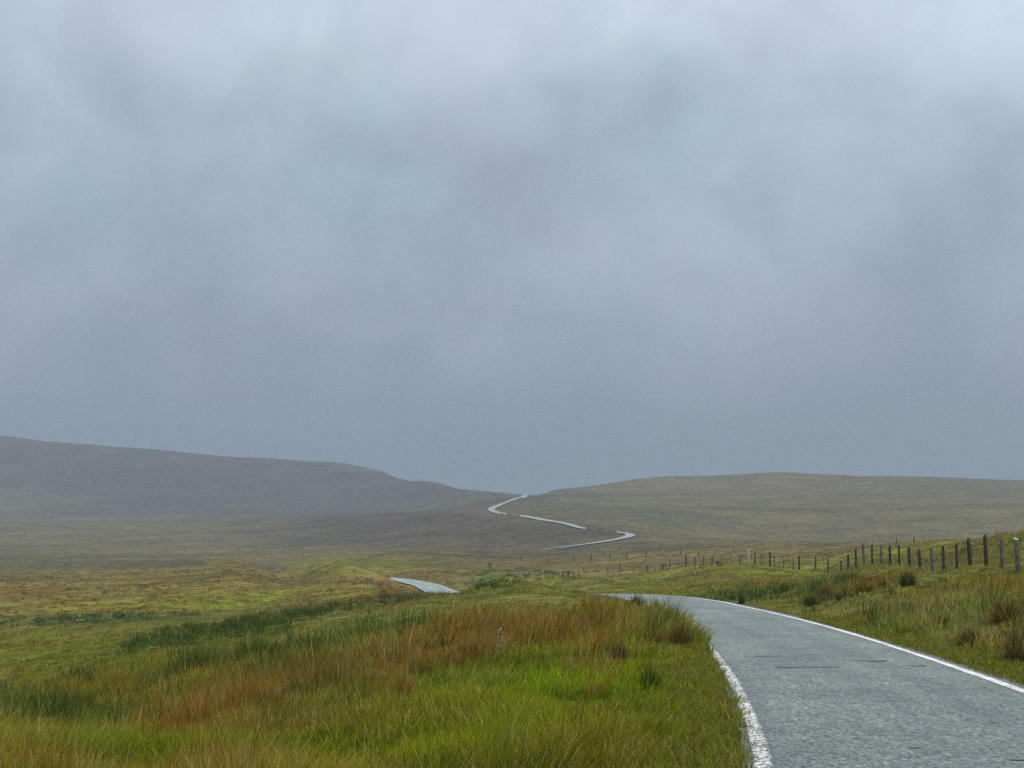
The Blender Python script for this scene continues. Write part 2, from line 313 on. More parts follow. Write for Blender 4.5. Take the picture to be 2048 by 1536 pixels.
# ------------------------------------------------------------------ land cover
SPN = ['bright', 'olive', 'pale', 'rust', 'dark', 'straw', 'moor', 'heather', 'hillgreen']
SPC = np.array([(0.150,0.196,0.005),(0.158,0.155,0.014),(0.178,0.185,0.045),(0.215,0.120,0.016),(0.060,0.092,0.018),(0.29,0.24,0.085),
                (0.116,0.088,0.034),(0.052,0.037,0.028),(0.076,0.078,0.034)])
S = {n: i for i, n in enumerate(SPN)}
BLOB = [ # column, row, half width, half height, rise (deg), cover, strength
 (1080,1440,220,90,8,'bright',2.2),(1100,1400,110,35,10,'bright',2.5),(1300,1330,90,110,0,'bright',1.6),(1310,1420,120,90,0,'bright',1.5),(800,1500,300,60,5,'bright',1.6),(560,1510,260,40,0,'bright',1.5),(300,1530,300,40,0,'bright',1.6),(900,1420,160,40,10,'bright',0.8),(1050,1500,200,50,0,'bright',1.0),
 (1320,1280,80,90,0,'olive',2.0),(1330,1270,60,60,0,'dark',.45),(1300,1300,90,70,0,'bright',1.3),(1310,1240,60,40,0,'straw',.9),(1290,1250,60,40,0,'rust',.5),(1200,1500,200,60,0,'olive',1.2),
 (1120,1258,130,26,16,'rust',3.0),(960,1290,130,26,18,'rust',3.2),(880,1330,150,30,20,'rust',2.6),(700,1370,150,36,16,'rust',2.4),(560,1410,130,32,14,'rust',2.2),(640,1350,90,20,14,'rust',1.8),(430,1455,120,28,10,'rust',2.4),(300,1480,90,28,8,'rust',2.2),(590,1425,60,26,10,'rust',2.0),(520,1395,60,22,10,'dark',1.0),(1180,1232,50,10,12,'rust',2.0),(1190,1330,45,80,0,'rust',0.9),(1235,1480,30,50,0,'straw',1.1),
 (800,1275,110,10,10,'dark',1.0),(570,1385,80,22,10,'dark',1.4),(740,1290,90,16,8,'olive',2.0),
 (900,1230,330,34,11,'pale',2.6),(640,1290,220,32,10,'pale',2.6),(1080,1190,150,22,6,'pale',1.6),(1100,1175,160,18,0,'olive',2.2),
 (460,1265,160,13,11,'dark',4.5),(330,1285,70,11,6,'dark',5.0),(700,1215,130,10,8,'dark',1.5),(520,1338,150,9,14,'dark',1.6),(380,1368,80,8,10,'dark',2.0),(560,1320,120,10,12,'dark',1.6),
 (190,1238,200,10,3,'dark',2.4),(80,1245,120,8,0,'dark',1.5),(430,1208,130,9,8,'bright',2.2),(540,1190,60,10,8,'bright',2.2),(330,1206,60,8,8,'bright',1.6),
 (200,1310,300,45,2,'bright',1.3),(150,1300,300,40,2,'olive',2.0),(260,1262,240,10,4,'straw',0.5),
 (120,1195,220,22,2,'rust',1.1),(60,1180,120,14,0,'rust',1.3),(290,1170,160,12,4,'rust',1.0),(600,1160,260,14,2,'rust',0.9),(760,1200,90,16,10,'rust',2.0),(680,1190,90,12,8,'rust',1.5),(200,1225,200,7,2,'rust',1.2),(420,1300,120,8,10,'rust',1.0),
 (33,1394,16,7,10,'straw',6.0),(150,1400,200,30,0,'olive',1.5),(90,1375,160,8,0,'dark',1.2),(100,1440,140,30,0,'dark',0.5),
 (975,1163,60,16,0,'dark',2.0),(1080,1150,70,8,-4,'dark',2.2),(930,1150,80,14,0,'dark',1.0),(880,1140,120,8,0,'rust',0.8),
 (460,1125,50,9,0,'bright',1.0),(700,1130,120,16,0,'olive',2.0),(800,1110,180,6,0,'dark',0.6),
 (1740,1168,100,14,12,'rust',2.0),(1830,1205,80,18,6,'rust',1.3),(1995,1200,40,34,20,'rust',1.4),(1660,1185,60,14,14,'dark',2.4),(1960,1230,50,40,20,'dark',.6),(2020,1300,60,50,0,'dark',.4),(1930,1260,140,60,12,'pale',1.8),(1760,1260,140,40,12,'olive',1.5),(1800,1230,150,22,0,'straw',1.2),(1900,1200,120,40,0,'pale',1.6),(1950,1290,90,40,10,'straw',1.4),(1700,1225,120,22,12,'pale',1.4),(1880,1230,200,50,14,'straw',.8),(1640,1200,120,26,10,'straw',.5),(1560,1170,180,24,0,'bright',0.7),(1480,1165,120,14,0,'rust',0.6),(1700,1290,200,18,20,'dark',0.8),(1900,1320,160,24,20,'bright',1.0),(1850,1140,120,16,0,'pale',1.6),(1450,1200,160,10,8,'dark',0.9),(1300,1160,50,12,0,'bright',1.2),
 (1960,1075,60,12,0,'rust',0.2),(1880,1105,120,18,0,'olive',1.0),(1350,1105,150,8,0,'rust',0.9),(1130,1103,60,3,0,'dark',1.6),
 (300,1128,220,8,0,'heather',1.4),(560,1140,60,5,0,'heather',1.6),(150,1112,260,6,0,'heather',0.5),(600,1108,240,5,0,'rust',0.5),(150,1135,180,5,0,'hillgreen',1.0),
 (300,960,800,60,-8,'heather',6.0),(640,945,340,26,-8,'heather',4.0),(120,1005,120,12,0,'moor',1.2),(60,1000,180,10,-6,'hillgreen',2.2),(560,1016,300,9,0,'hillgreen',3.0),(900,1000,120,16,10,'hillgreen',3.2),(300,1020,220,8,0,'heather',1.4),(120,1032,200,6,0,'heather',1.5),(400,1034,300,5,0,'hillgreen',1.8),
 (1180,1010,160,26,-12,'hillgreen',1.6),(1330,1035,120,14,-8,'hillgreen',1.6),(1500,975,300,10,0,'moor',1.6),(1650,1060,380,16,0,'moor',0.8),(1900,1010,200,20,0,'moor',1.0),(1750,1045,180,5,6,'heather',0.6),(1250,1050,120,8,0,'moor',0.8),
]
def cover(x, y, z):
    d = np.maximum(y, 2.0); px = CX + F * x / d; py = HY - F * (z - EYE) / d
    r = np.hypot(x, y)
    t1 = sst(30, 130, r); t2 = sst(350, 900, r)
    def mn(s_): return (fbm(x / 3, d / 6, s_, 4) * (1 - t1) + fbm(x / 13, d / 30, s_ + 5, 4) * t1) * (1 - t2) + fbm(x / 110, d / 210 + z / 24, s_ + 9, 6, .6) * t2
    w1 = mn(51); w2 = mn(157)
    W = np.zeros((len(x), len(SPN)))
    near = 1 - sst(280, 520, r); mid_ = sst(110, 260, r)
    W[:, 1] = 1.0 * near + 0.10; W[:, 2] = 0.45 * near; W[:, 0] = 0.35 * near * sst(-.2, .6, w1); W[:, 5] = 0.07 * near + 0.08 * sst(0, .6, w2)
    W[:, 3] = 0.20 * sst(0.1, .6, w2) * near + 0.03; W[:, 4] = 0.35 * sst(0.1, .7, -w2) * near
    W[:, 6] = 1.0 * (1 - near) + 1.9 * mid_ * near; W[:, 1] *= 1 - .45 * mid_; W[:, 0] *= 1 - .9 * mid_; W[:, 2] *= 1 - .45 * mid_; W[:, 3] += .22 * mid_ * near; W[:, 8] = (0.6 + 0.45 * w1.clip(-.6, 1)) * (1 - near); W[:, 7] = 0.45 * sst(0, .7, -w1 + .2 * w2) * (1 - near)
    for (bx, by, hx, hy, an, sp, st_) in BLOB:
        m = (np.abs(px - bx) < hx * 2.4 + 10) & (np.abs(py - by) < (hy + hx * abs(math.sin(R(an)))) * 2.4 + 4)
        if not m.any(): continue
        dx = px[m] - bx + w1[m] * hx * .55; dy = py[m] - by + w2[m] * hy * .75
        ca, sa = math.cos(R(an)), math.sin(R(an)); u = (dx * ca - dy * sa) / hx; v = (dx * sa + dy * ca) / hy
        if sp == 'rust' and st_ > 1.5: st_ = 1.5 + (st_ - 1.5) * .35
        if sp == 'bright' and by < 1260: st_ *= .5
        W[m, S[sp]] += st_ * np.exp(-(u * u + v * v) ** 1.3)
    pt = sst(.44, .60, vn(x / 1.3, d / 2.0, 71) * .55 + vn(x / 4.5, d / 6, 72) * .45)
    W[:, 3] = np.minimum(W[:, 3], 2.0) * (.12 + 1.3 * pt); W[:, 4] *= .5 + .8 * (1 - pt)
    return W

# ------------------------------------------------------------------ materials
def newmat(name):
    global nt
    m = bpy.data.materials.new(name); m.use_nodes = True; nt = m.node_tree; nt.nodes.clear(); return m
def finish(shader, disp=None):
    o = N('ShaderNodeOutputMaterial'); L(shader, o.inputs[0])
    return o
def pbsdf(colr, rough=0.9, spec=0.2, normal=None):
    b = N('ShaderNodeBsdfPrincipled')
    if isinstance(colr, tuple): b.inputs['Base Color'].default_value = (*colr, 1)
    else: L(colr, b.inputs['Base Color'])
    if isinstance(rough, (int, float)): b.inputs['Roughness'].default_value = rough
    else: L(rough, b.inputs['Roughness'])
    b.inputs['Specular IOR Level'].default_value = spec
    if normal is not None: L(normal, b.inputs['Normal'])
    return b.outputs[0]
def bump(h, strength, dist, ):
    b = N('ShaderNodeBump'); b.inputs['Strength'].default_value = strength; b.inputs['Distance'].default_value = dist
    L(h, b.inputs['Height']); return b.outputs[0]
def objco(sx=1, sy=1, sz=1):
    t = N('ShaderNodeTexCoord'); m = N('ShaderNodeMapping'); m.inputs['Scale'].default_value = (sx, sy, sz)
    L(t.outputs['Object'], m.inputs[0]); return m.outputs[0]

m_ground = newmat('moor ground')
at = N('ShaderNodeVertexColor', layer_name='Col')
v = objco()
na = noise(v, 0.35, 6, 0.62); nb = noise(v, 0.03, 5, 0.6); nc = noise(objco(0.004, 0.012, 0.01), 1.0, 6, 0.62)
c = mixc(1.0, at.outputs[0], ramp(na, [(0.3, (0.62, 0.62, 0.6)), (0.7, (1.35, 1.35, 1.35))]), 'MULTIPLY')
c = mixc(1.0, c, ramp(nb, [(0.32, (0.78, 0.8, 0.76)), (0.68, (1.2, 1.17, 1.2))]), 'MULTIPLY')
c = mixc(1.0, c, ramp(nc, [(0.33, (0.87, 0.875, 0.88)), (0.65, (1.12, 1.11, 1.10))]), 'MULTIPLY')
finish(pbsdf(c, 0.95, 0.03, bump(na, 0.5, 0.6)))

m_grass = newmat('grass blades')
at = N('ShaderNodeVertexColor', layer_name='Col')
dif = pbsdf(at.outputs[0], 0.9, 0.0)
tr = N('ShaderNodeBsdfTranslucent'); L(at.outputs[0], tr.inputs[0])
mx = N('ShaderNodeMixShader'); mx.inputs[0].default_value = 0.36; L(dif, mx.inputs[1]); L(tr.outputs[0], mx.inputs[2])
finish(mx.outputs[0])

def asphalt_nodes():
    uv = N('ShaderNodeUVMap', uv_map='UV')
    v = objco()
    def map_(sx, sy):
        m = N('ShaderNodeMapping'); m.inputs['Scale'].default_value = (sx, sy, 1); L(uv.outputs[0], m.inputs[0]); return m.outputs[0]
    chip = noise(objco(1, .5, 1), 24, 3, 0.8); chip2 = noise(objco(1, .35, 1), 7, 4, 0.75); big = noise(v, 0.5, 4, 0.6); track = noise(map_(1.1, 0.035), 1.0, 4, 0.55)
    c = ramp(chip, [(0.36, (0.018, 0.021, 0.020)), (0.45, (0.118, 0.142, 0.128)), (0.55, (0.178, 0.212, 0.190)), (0.66, (0.34, 0.385, 0.345))], 'LINEAR')
    c = mixc(0.75, c, ramp(chip2, [(0.3, (0.68, 0.68, 0.70)), (0.7, (1.28, 1.28, 1.26))]), 'MULTIPLY')
    c = mixc(1.0, c, ramp(big, [(0.3, (0.78, 0.79, 0.82)), (0.7, (1.16, 1.15, 1.13))]), 'MULTIPLY')
    c = mixc(1.0, c, ramp(track, [(0.36, (0.80, 0.81, 0.82)), (0.64, (1.2, 1.19, 1.18))]), 'MULTIPLY')
    rgh = ramp(track, [(0.35, (0.50,) * 3), (0.65, (0.66,) * 3)])
    return c, rgh, chip, uv
m_road = newmat('worn tarmac')
c, rgh, chip, uv = asphalt_nodes()
sx = N('ShaderNodeSeparateXYZ'); L(uv.outputs[0], sx.inputs[0])
al = math_('ABSOLUTE', sx.outputs[0])
edge = ramp(math_('ADD', al, math_('MULTIPLY', noise(objco(), 2.5, 3), 0.35)), [(0.0, (0, 0, 0)), (1.0, (0, 0, 0))])
em = math_('MULTIPLY', math_('SUBTRACT', math_('ADD', al, math_('MULTIPLY', noise(objco(), 3.0, 4, .65), 0.5)), 2.22), 4.0, True)
c = mixc(em, c, (0.085, 0.085, 0.080))
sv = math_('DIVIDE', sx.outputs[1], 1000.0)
c = mixc(1.0, c, ramp(sv, [(0.085, (0.74, 0.75, 0.74)), (0.15, (0.95,) * 3), (0.30, (1.45,) * 3), (0.7, (1.5,) * 3)], 'LINEAR'), 'MULTIPLY')  # lightens along the road: sky sheen on distant tarmac put into the colour
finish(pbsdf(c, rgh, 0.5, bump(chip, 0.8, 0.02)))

def paint_mat(name, lo, hi, wear=0.05, nsc=20, colr=(0.68, 0.665, 0.61)):
    m = newmat(name); c, rgh, chip, uv = asphalt_nodes()
    mp = N('ShaderNodeMapping'); mp.inputs['Scale'].default_value = (1.0, 1.0, 1.0); L(uv.outputs[0], mp.inputs[0])
    wn = noise(mp.outputs[0], nsc, 3, 0.72, 0.6); wn2 = noise(objco(), 1.7, 3, 0.6)
    ws = math_('ADD', math_('MULTIPLY', wn, 0.85), math_('MULTIPLY', wn2, 0.15))
    sl = N('ShaderNodeSeparateXYZ'); L(uv.outputs[0], sl.inputs[0]); ed = math_('SUBTRACT', math_('ABSOLUTE', sl.outputs[0]), 1.85)
    ws = math_('SUBTRACT', ws, math_('MULTIPLY', math_('POWER', math_('DIVIDE', math_('ABSOLUTE', ed), 0.085), 4.0), wear))
    fac = ramp(ws, [(lo, (0, 0, 0)), (hi, (1, 1, 1))], 'LINEAR')
    pc = mixc(0.6, colr, ramp(wn2, [(0.3, (0.75, 0.74, 0.7)), (0.7, (1.1, 1.1, 1.1))]), 'MULTIPLY')
    c = mixc(fac, (0.07, 0.078, 0.08), pc); finish(pbsdf(c, 0.6, 0.4, bump(chip, 0.4, 0.01))); return m
m_paint_l = paint_mat('worn white line paint', 0.487, 0.515, 0.10, 18)
m_paint_r = paint_mat('white line paint', 0.40, 0.46, 0.06, 20, (0.70, 0.69, 0.64))
m_patch = newmat('dark tar patch'); finish(pbsdf(ramp(noise(objco(), 14, 3), [(0.35, (0.045, 0.05, 0.052)), (0.7, (0.15, 0.17, 0.17))]), 0.7, 0.4))

def wood_mat(name, a, b, c_):
    m = newmat(name); v = objco(1, 1, 0.16)
    f = noise(v, 26, 5, 0.7); g = noise(objco(), 5, 4, 0.65)
    c = ramp(f, [(0.3, a), (0.52, b), (0.72, c_)]); c = mixc(0.8, c, ramp(g, [(0.35, (0.55, 0.52, 0.48)), (0.65, (1.35, 1.35, 1.3))]), 'MULTIPLY')
    finish(pbsdf(c, 0.9, 0.15, bump(f, 0.7, 0.02))); return m
m_wood = wood_mat('weathered dark post wood', (0.013, 0.010, 0.008), (0.040, 0.034, 0.027), (0.13, 0.115, 0.09))
m_woodb = wood_mat('brown post wood', (0.016, 0.010, 0.007), (0.05, 0.036, 0.025), (0.13, 0.10, 0.07))
m_woodg = wood_mat('bleached grey post wood', (0.035, 0.033, 0.03), (0.09, 0.088, 0.078), (0.22, 0.21, 0.19))
m_pale = wood_mat('pale lichen wood', (0.10, 0.09, 0.08), (0.30, 0.27, 0.255), (0.5, 0.46, 0.44))
m_wire = newmat('rusty fence wire'); finish(pbsdf((0.07, 0.055, 0.045), 0.7, 0.4))

# ------------------------------------------------------------------ ground sheet
def polar(pxs, azs):
    pass
az_in = np.arctan((np.arange(-260, 2330, 3.6) - CX) / F)
az_l = np.linspace(-math.pi, az_in[0], 110)[:-1]; az_r = np.linspace(az_in[-1], math.pi, 110)[1:]
AZ = np.concatenate([az_l, az_in, az_r])
rr = np.concatenate([[0.6, 1.5, 2.6, 3.8, 5.0], np.exp(np.linspace(math.log(6), math.log(150), 620)), np.exp(np.linspace(math.log(150.7), math.log(1700), 640)), np.exp(np.linspace(math.log(1708), math.log(4400), 120))])
# rings are flat lines across the view ahead (depth), round behind
azc = np.clip(AZ, -AZM, AZM)
Rg = rr[:, None] / np.cos(azc)[None, :]
GX = (Rg * np.sin(AZ)).ravel(); GY = (Rg * np.cos(AZ)).ravel()
gz, gdist, glat = H(GX, GY, True)
W = cover(GX, GY, gz)
Wn = W ** 1.3; Wn /= Wn.sum(1, keepdims=True)
gc = Wn @ SPC
rad = np.hypot(GX, GY)
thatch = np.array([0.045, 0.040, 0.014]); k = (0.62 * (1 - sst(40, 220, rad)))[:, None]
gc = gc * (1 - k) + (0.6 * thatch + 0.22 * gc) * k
grain = 1 + 0.22 * fbm(GX / .8, GY / 1.6, 77, 3) * (1 - sst(60, 200, rad)) + 0.30 * fbm(GX / 5, GY / 9, 78, 4, .65) * sst(60, 200, rad)
gc *= grain[:, None]
vg = ((1 - sst(2.3, 2.9, gdist)) * (rad < 200))[:, None]
gc = gc * (1 - vg) + np.array([0.062, 0.060, 0.030]) * vg
nr, na_ = len(rr), len(AZ)
i0 = (np.arange(nr - 1)[:, None] * na_ + np.arange(na_ - 1)[None, :]).ravel()
faces = np.stack([i0, i0 + 1, i0 + na_ + 1, i0 + na_], 1)
V = np.stack([GX, GY, gz], 1)
inner = np.stack([np.full(na_ - 1, len(V)), np.arange(1, na_), np.arange(0, na_ - 1)], 1)
V = np.concatenate([V, [[0, 0, 0]]]); gc = np.concatenate([gc, [[.05, .05, .03]]])
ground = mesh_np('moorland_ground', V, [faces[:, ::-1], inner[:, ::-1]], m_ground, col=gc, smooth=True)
tag(ground, 'rolling moorland ground with hills behind', kind='structure')

# ------------------------------------------------------------------ road
def ribbon(name, lats, mat, lift, s0=0, s1=None, jit=0.0, camber=0.035):
    i1 = len(rx) if s1 is None else s1
    sel = np.arange(s0, i1); far = 0.00022 * np.clip(ry[sel] - 80, 0, 700)
    Vs = []; UV = []
    wf = 1 + .45 * sst(930, 1010, ry[sel])
    for j, l in enumerate(lats):
        ll = np.full(len(sel), float(l)) * wf
        if jit and j in (0, len(lats) - 1): ll = ll + np.sign(l) * jit * fbm(st[sel] * .45, st[sel] * 0 + j * 9, 5, 2)
        z = rz[sel] + tilt[sel] * ll + lift + far - camber * (ll / 2.2) ** 2
        Vs.append(np.stack([rx[sel] + nx[sel] * ll, ry[sel] + ny[sel] * ll, z], 1)); UV.append(np.stack([ll, st[sel]], 1))
    V = np.stack(Vs, 1).reshape(-1, 3); UV = np.stack(UV, 1).reshape(-1, 2); m = len(lats)
    a = (np.arange(len(sel) - 1)[:, None] * m + np.arange(m - 1)[None, :]).ravel()
    Fq = np.stack([a, a + 1, a + m + 1, a + m], 1)
    o = mesh_np(name, V, Fq, mat, smooth=True); me = o.data
    uvl = me.uv_layers.new(name='UV'); uvl.data.foreach_set('uv', UV[Fq.ravel()].astype(np.float32).ravel())
    return o
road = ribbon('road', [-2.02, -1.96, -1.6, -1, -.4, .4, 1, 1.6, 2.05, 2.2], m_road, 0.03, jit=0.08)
tag(road, 'narrow worn grey tarmac road winding over the moor', kind='structure')
LW = 0.085
def line(name, c0, mat): 
    o = ribbon(name, [c0 - LW, c0, c0 + LW], mat, 0.036, jit=0.02)
    return tag(o, kind='structure')
tag(line('left_edge_line', -1.85, m_paint_l), 'worn white line along the left road edge')
tag(line('right_edge_line', 1.85, m_paint_r), 'white line along the right road edge')

def road_at(px, py):
    dmin = 1e9; best = None
    for k in range(len(rx)):
        if ry[k] < 9 or ry[k] > 95: continue
        for l in np.linspace(-2, 2, 33):
            X = rx[k] + nx[k] * l; Y = ry[k] + ny[k] * l; Z = rz[k] + .03
            e = abs(CX + F * X / Y - px) + 3 * abs(HY - F * (Z - EYE) / Y - py)
            if e < dmin: dmin = e; best = (X, Y, Z - 0.035 * (l / 2.2) ** 2)
    return best
mb = MB()
for (px, py, w, dep) in [(1537, 1313, .24, .14), (1612, 1334, .48, .17), (1575, 1335.5, .2, .07), (1738, 1321, .27, .18), (1836, 1330, .20, .10), (1832, 1490, .07, .04), (2040, 1524, .10, .05)]:
    X, Y, Z = road_at(px, py); n = 22; vs = [(X, Y, Z + .006 - .027 * 0)]
    for k in range(n):
        a = 2 * math.pi * k / n; q = 1 + random.uniform(-.32, .32)
        yy = math.sin(a) * dep * q
        vs.append((X + math.cos(a) * w * q, Y + yy, Z + .006 - .027 * yy))
    mb.add(vs, [(0, 1 + k, 1 + (k + 1) % n) for k in range(n)])
tag(mb.build('road_surface_damage', m_patch), 'dark sunken scars across the tarmac', kind='structure')

# ------------------------------------------------------------------ grass and rushes
#            height, blades, clump radius, lean, width factor
SPP = {'bright': (.20, 16, .16, .55, 1.0), 'olive': (.235, 14, .14, .50, .85), 'pale': (.21, 14, .15, .60, .9), 'rust': (.37, 22, .13, .34, .8),
       'dark': (.42, 20, .14, .36, .9), 'straw': (.37, 7, .12, .55, .6), 'moor': (.25, 12, .2, .6, 1), 'heather': (.25, 12, .25, .7, 1.2), 'hillgreen': (.2, 12, .2, .6, 1)}
PH = np.array([SPP[n][0] for n in SPN]); PR = np.array([SPP[n][2] for n in SPN]); PL = np.array([SPP[n][3] for n in SPN]); PW = np.array([SPP[n][4] for n in SPN]); PN = np.array([SPP[n][1] for n in SPN])
def scatter(nclump, d0, d1, power, hs, rs, mult, px0=-260, px1=2330):
    u = RS.rand(nclump); e = 1 - power
    d = (d0 ** e + u * (d1 ** e - d0 ** e)) ** (1 / e)
    px = px0 + RS.rand(nclump) * (px1 - px0); x = (px - CX) / F * d
    z, dist, lat = H(x, d, True)
    L_ = lat < 0; hid = L_ & (d > 27) & (d < 94)
    lim = np.where(hid, 1.98, np.where(L_, 1.96, 2.14)) + 0.14 * (vn(x * 1.3, d * 1.3, 4) - .3) + np.clip(d - 60, 0, 500) * 0.0018
    ok = dist > lim; x, d, z, dist, lat, hid = x[ok], d[ok], z[ok], dist[ok], lat[ok], hid[ok]
    W = cover(x, d, z) ** 1.6; cs = np.cumsum(W, 1); cs /= cs[:, -1:]
    sp = (RS.rand(len(x))[:, None] > cs).sum(1)
    h = PH[sp] * hs * (0.5 + 0.85 * RS.rand(len(x))) * (0.40 + 1.2 * sst(.25, .8, vn(x / .75, d / 1.1, 61)))
    h *= 1 - .5 * (sst(42, 52, d) - sst(60, 72, d))
    h *= np.where(np.isin(sp, [3, 4]), 1.0 - .45 * sst(60, 110, d), 1 - .42 * sst(48, 66, d))
    h *= np.where(hid, 1 + .4 * (1 - sst(46, 52, d)) - .1 * sst(2.6, 3.6, dist), 0.42 + 0.58 * sst(2.15, 3.2, dist))      # short at the verge
    nb = np.maximum(2, (PN[sp] * mult * (.6 + .8 * RS.rand(len(x)))).astype(int))
    ci = np.repeat(np.arange(len(x)), nb); n = len(ci)
    a = RS.rand(n) * 2 * math.pi; q = np.sqrt(RS.rand(n)) * PR[sp][ci] * rs
    bx = x[ci] + np.cos(a) * q; by = d[ci] + np.sin(a) * q
    keep = np.ones(n, bool)
    ln = PL[sp][ci] * (0.3 + RS.rand(n)) * (0.4 + q / (PR[sp][ci] * rs))
    la = a + RS.randn(n) * .7
    lx = np.cos(la) * ln + .10; ly = np.sin(la) * ln
    hh = h[ci] * (.55 + .6 * RS.rand(n))
    zb = z[ci] - 0.03
    w = (0.0018 + 0.00040 * d[ci]) * PW[sp][ci] * (.7 + .6 * RS.rand(n))
    cb = (0.52 + 1.0 * RS.rand(len(x)) ** 1.4) * (.72 + .56 * vn(x / .75, d / 1.1, 61))  # random clump tones; gaps between tussocks darkened in the colour as shade
    colr = SPC[sp][ci] * (0.70 + 0.6 * RS.rand(n))[:, None] * cb[ci][:, None]
    rm = sp[ci] == 3; alt = np.array([(0.245,.13,.016),(.14,.072,.012),(.28,.20,.055),(.12,.125,.012)])[np.random.RandomState(3).choice(4, len(x), p=[.45,.2,.2,.15])]
    colr[rm] = (alt[ci] * (0.65 + 0.7 * RS.rand(n))[:, None])[rm]
    # dry blades mixed into every clump
    dry = RS.rand(n) < np.where(np.isin(sp[ci], [0, 4]), .035, .13)
    colr[dry] = np.array([0.37, 0.31, 0.10]) * (0.6 + .6 * RS.rand(dry.sum()))[:, None]
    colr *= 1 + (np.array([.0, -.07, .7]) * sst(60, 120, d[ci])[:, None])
    tint = fbm(x / 3, d / 3, 91, 3)[ci]
    colr *= (1 + .28 * tint)[:, None]; colr[:, 0] *= 1 + .22 * fbm(x / 5, d / 5, 95, 2)[ci]
    return bx, by, zb, hh, lx, ly, w, colr, sp[ci]
def blades(parts, name, lab, cat, seg2):
    bx, by, zb, hh, lx, ly, w, colr, sp = [np.concatenate([p[i] for p in parts]) for i in range(9)]
    n = len(bx); fa = RS.rand(n) * math.pi; fa = np.where(RS.rand(n) < .75, fa * .5 - math.pi / 4, fa)
    dx = np.cos(fa) * w * .5; dy = np.sin(fa) * w * .5
    if seg2:
        m = .55; V = np.empty((n, 5, 3))
        V[:, 0] = np.stack([bx - dx, by - dy, zb], 1); V[:, 1] = np.stack([bx + dx, by + dy, zb], 1)
        mx_, my_, mz = bx + lx * hh * .33, by + ly * hh * .33, zb + hh * .60
        V[:, 2] = np.stack([mx_ - dx * .8, my_ - dy * .8, mz], 1); V[:, 3] = np.stack([mx_ + dx * .8, my_ + dy * .8, mz], 1)
        V[:, 4] = np.stack([bx + lx * hh, by + ly * hh, zb + hh * np.sqrt(np.clip(1.15 - (lx**2 + ly**2) * .6, .25, 1))], 1)
        b = np.arange(n)[:, None] * 5
        Fs = [b + np.array([[0, 1, 3, 2]]), b + np.array([[2, 3, 4]])]; C = np.repeat(colr, 5, 0).reshape(n, 5, 3)
        tip = np.isin(sp, [1, 2, 4])[:, None] * np.array([.05, .025, .0]); C[:, 4] += tip
        C[:, 0] *= 1; 
    else:
        V = np.empty((n, 3, 3)); V[:, 0] = np.stack([bx - dx, by - dy, zb], 1); V[:, 1] = np.stack([bx + dx, by + dy, zb], 1)
        V[:, 2] = np.stack([bx + lx * hh * .8, by + ly * hh * .8, zb + hh], 1)
        b = np.arange(n)[:, None] * 3; Fs = [b + np.array([[0, 1, 2]])]; C = np.repeat(colr, 3, 0).reshape(n, 3, 3)
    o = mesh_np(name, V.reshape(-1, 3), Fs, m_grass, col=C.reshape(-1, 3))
    return tag(o, lab, cat, kind='stuff')
def split(p, ids):
    m = np.isin(p[8], ids); return [a[m] for a in p], [a[~m] for a in p]
RU = [3, 4]
A = scatter(68000, 6.5, 32, 1.25, .9, 1.0, 1.0)
B = scatter(56000, 30, 95, 1.5, 1.0, 1.6, .85)
def verge(n, d0, d1):
    k = np.searchsorted(ry[:300], d0), np.searchsorted(ry[:300], d1); kk = k[0] + (RS.rand(n) * (k[1] - k[0])).astype(int)
    sg = np.where(RS.rand(n) < .5, -1, 1); l = np.where(sg < 0, 1.97, 2.15) + .9 * RS.rand(n) ** 1.4
    x = rx[kk] + nx[kk] * sg * l + RS.randn(n) * .1; d = ry[kk] + ny[kk] * sg * l + RS.randn(n) * .15; z, dist, lat = H(x, d, True)
    ok = dist > np.where(lat < 0, 1.93, 2.1); x, d, z = x[ok], d[ok], z[ok]; n = len(x)
    nb = 7; ci = np.repeat(np.arange(n), nb); m = len(ci); hh = .05 + .10 * RS.rand(m) * (.5 + RS.rand(n)[ci])
    pal = np.array([(.165,.18,.018),(.14,.165,.014),(.24,.20,.06),(.14,.115,.03),(.17,.20,.01)])
    c = pal[RS.randint(0, 5, n)][ci] * (.6 + .7 * RS.rand(m))[:, None]
    return [x[ci] + RS.randn(m) * .045, d[ci] + RS.randn(m) * .045, z[ci] - .015, hh, RS.randn(m) * .5, RS.randn(m) * .5, (.003 + .00045 * d[ci]) * 1.2, c, np.zeros(m, int)]
VG = verge(16000, 8, 90)
a1, a0 = split(A, RU); b1, b0 = split(B, RU)
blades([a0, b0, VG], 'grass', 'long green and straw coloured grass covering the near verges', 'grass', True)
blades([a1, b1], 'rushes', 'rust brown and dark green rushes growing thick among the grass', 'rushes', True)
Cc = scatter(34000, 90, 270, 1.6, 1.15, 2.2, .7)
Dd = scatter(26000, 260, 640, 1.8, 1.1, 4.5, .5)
blades([Cc, Dd], 'moor_grass', 'rough olive and brown moor grass on the slopes beyond the knoll', 'moor grass', False)

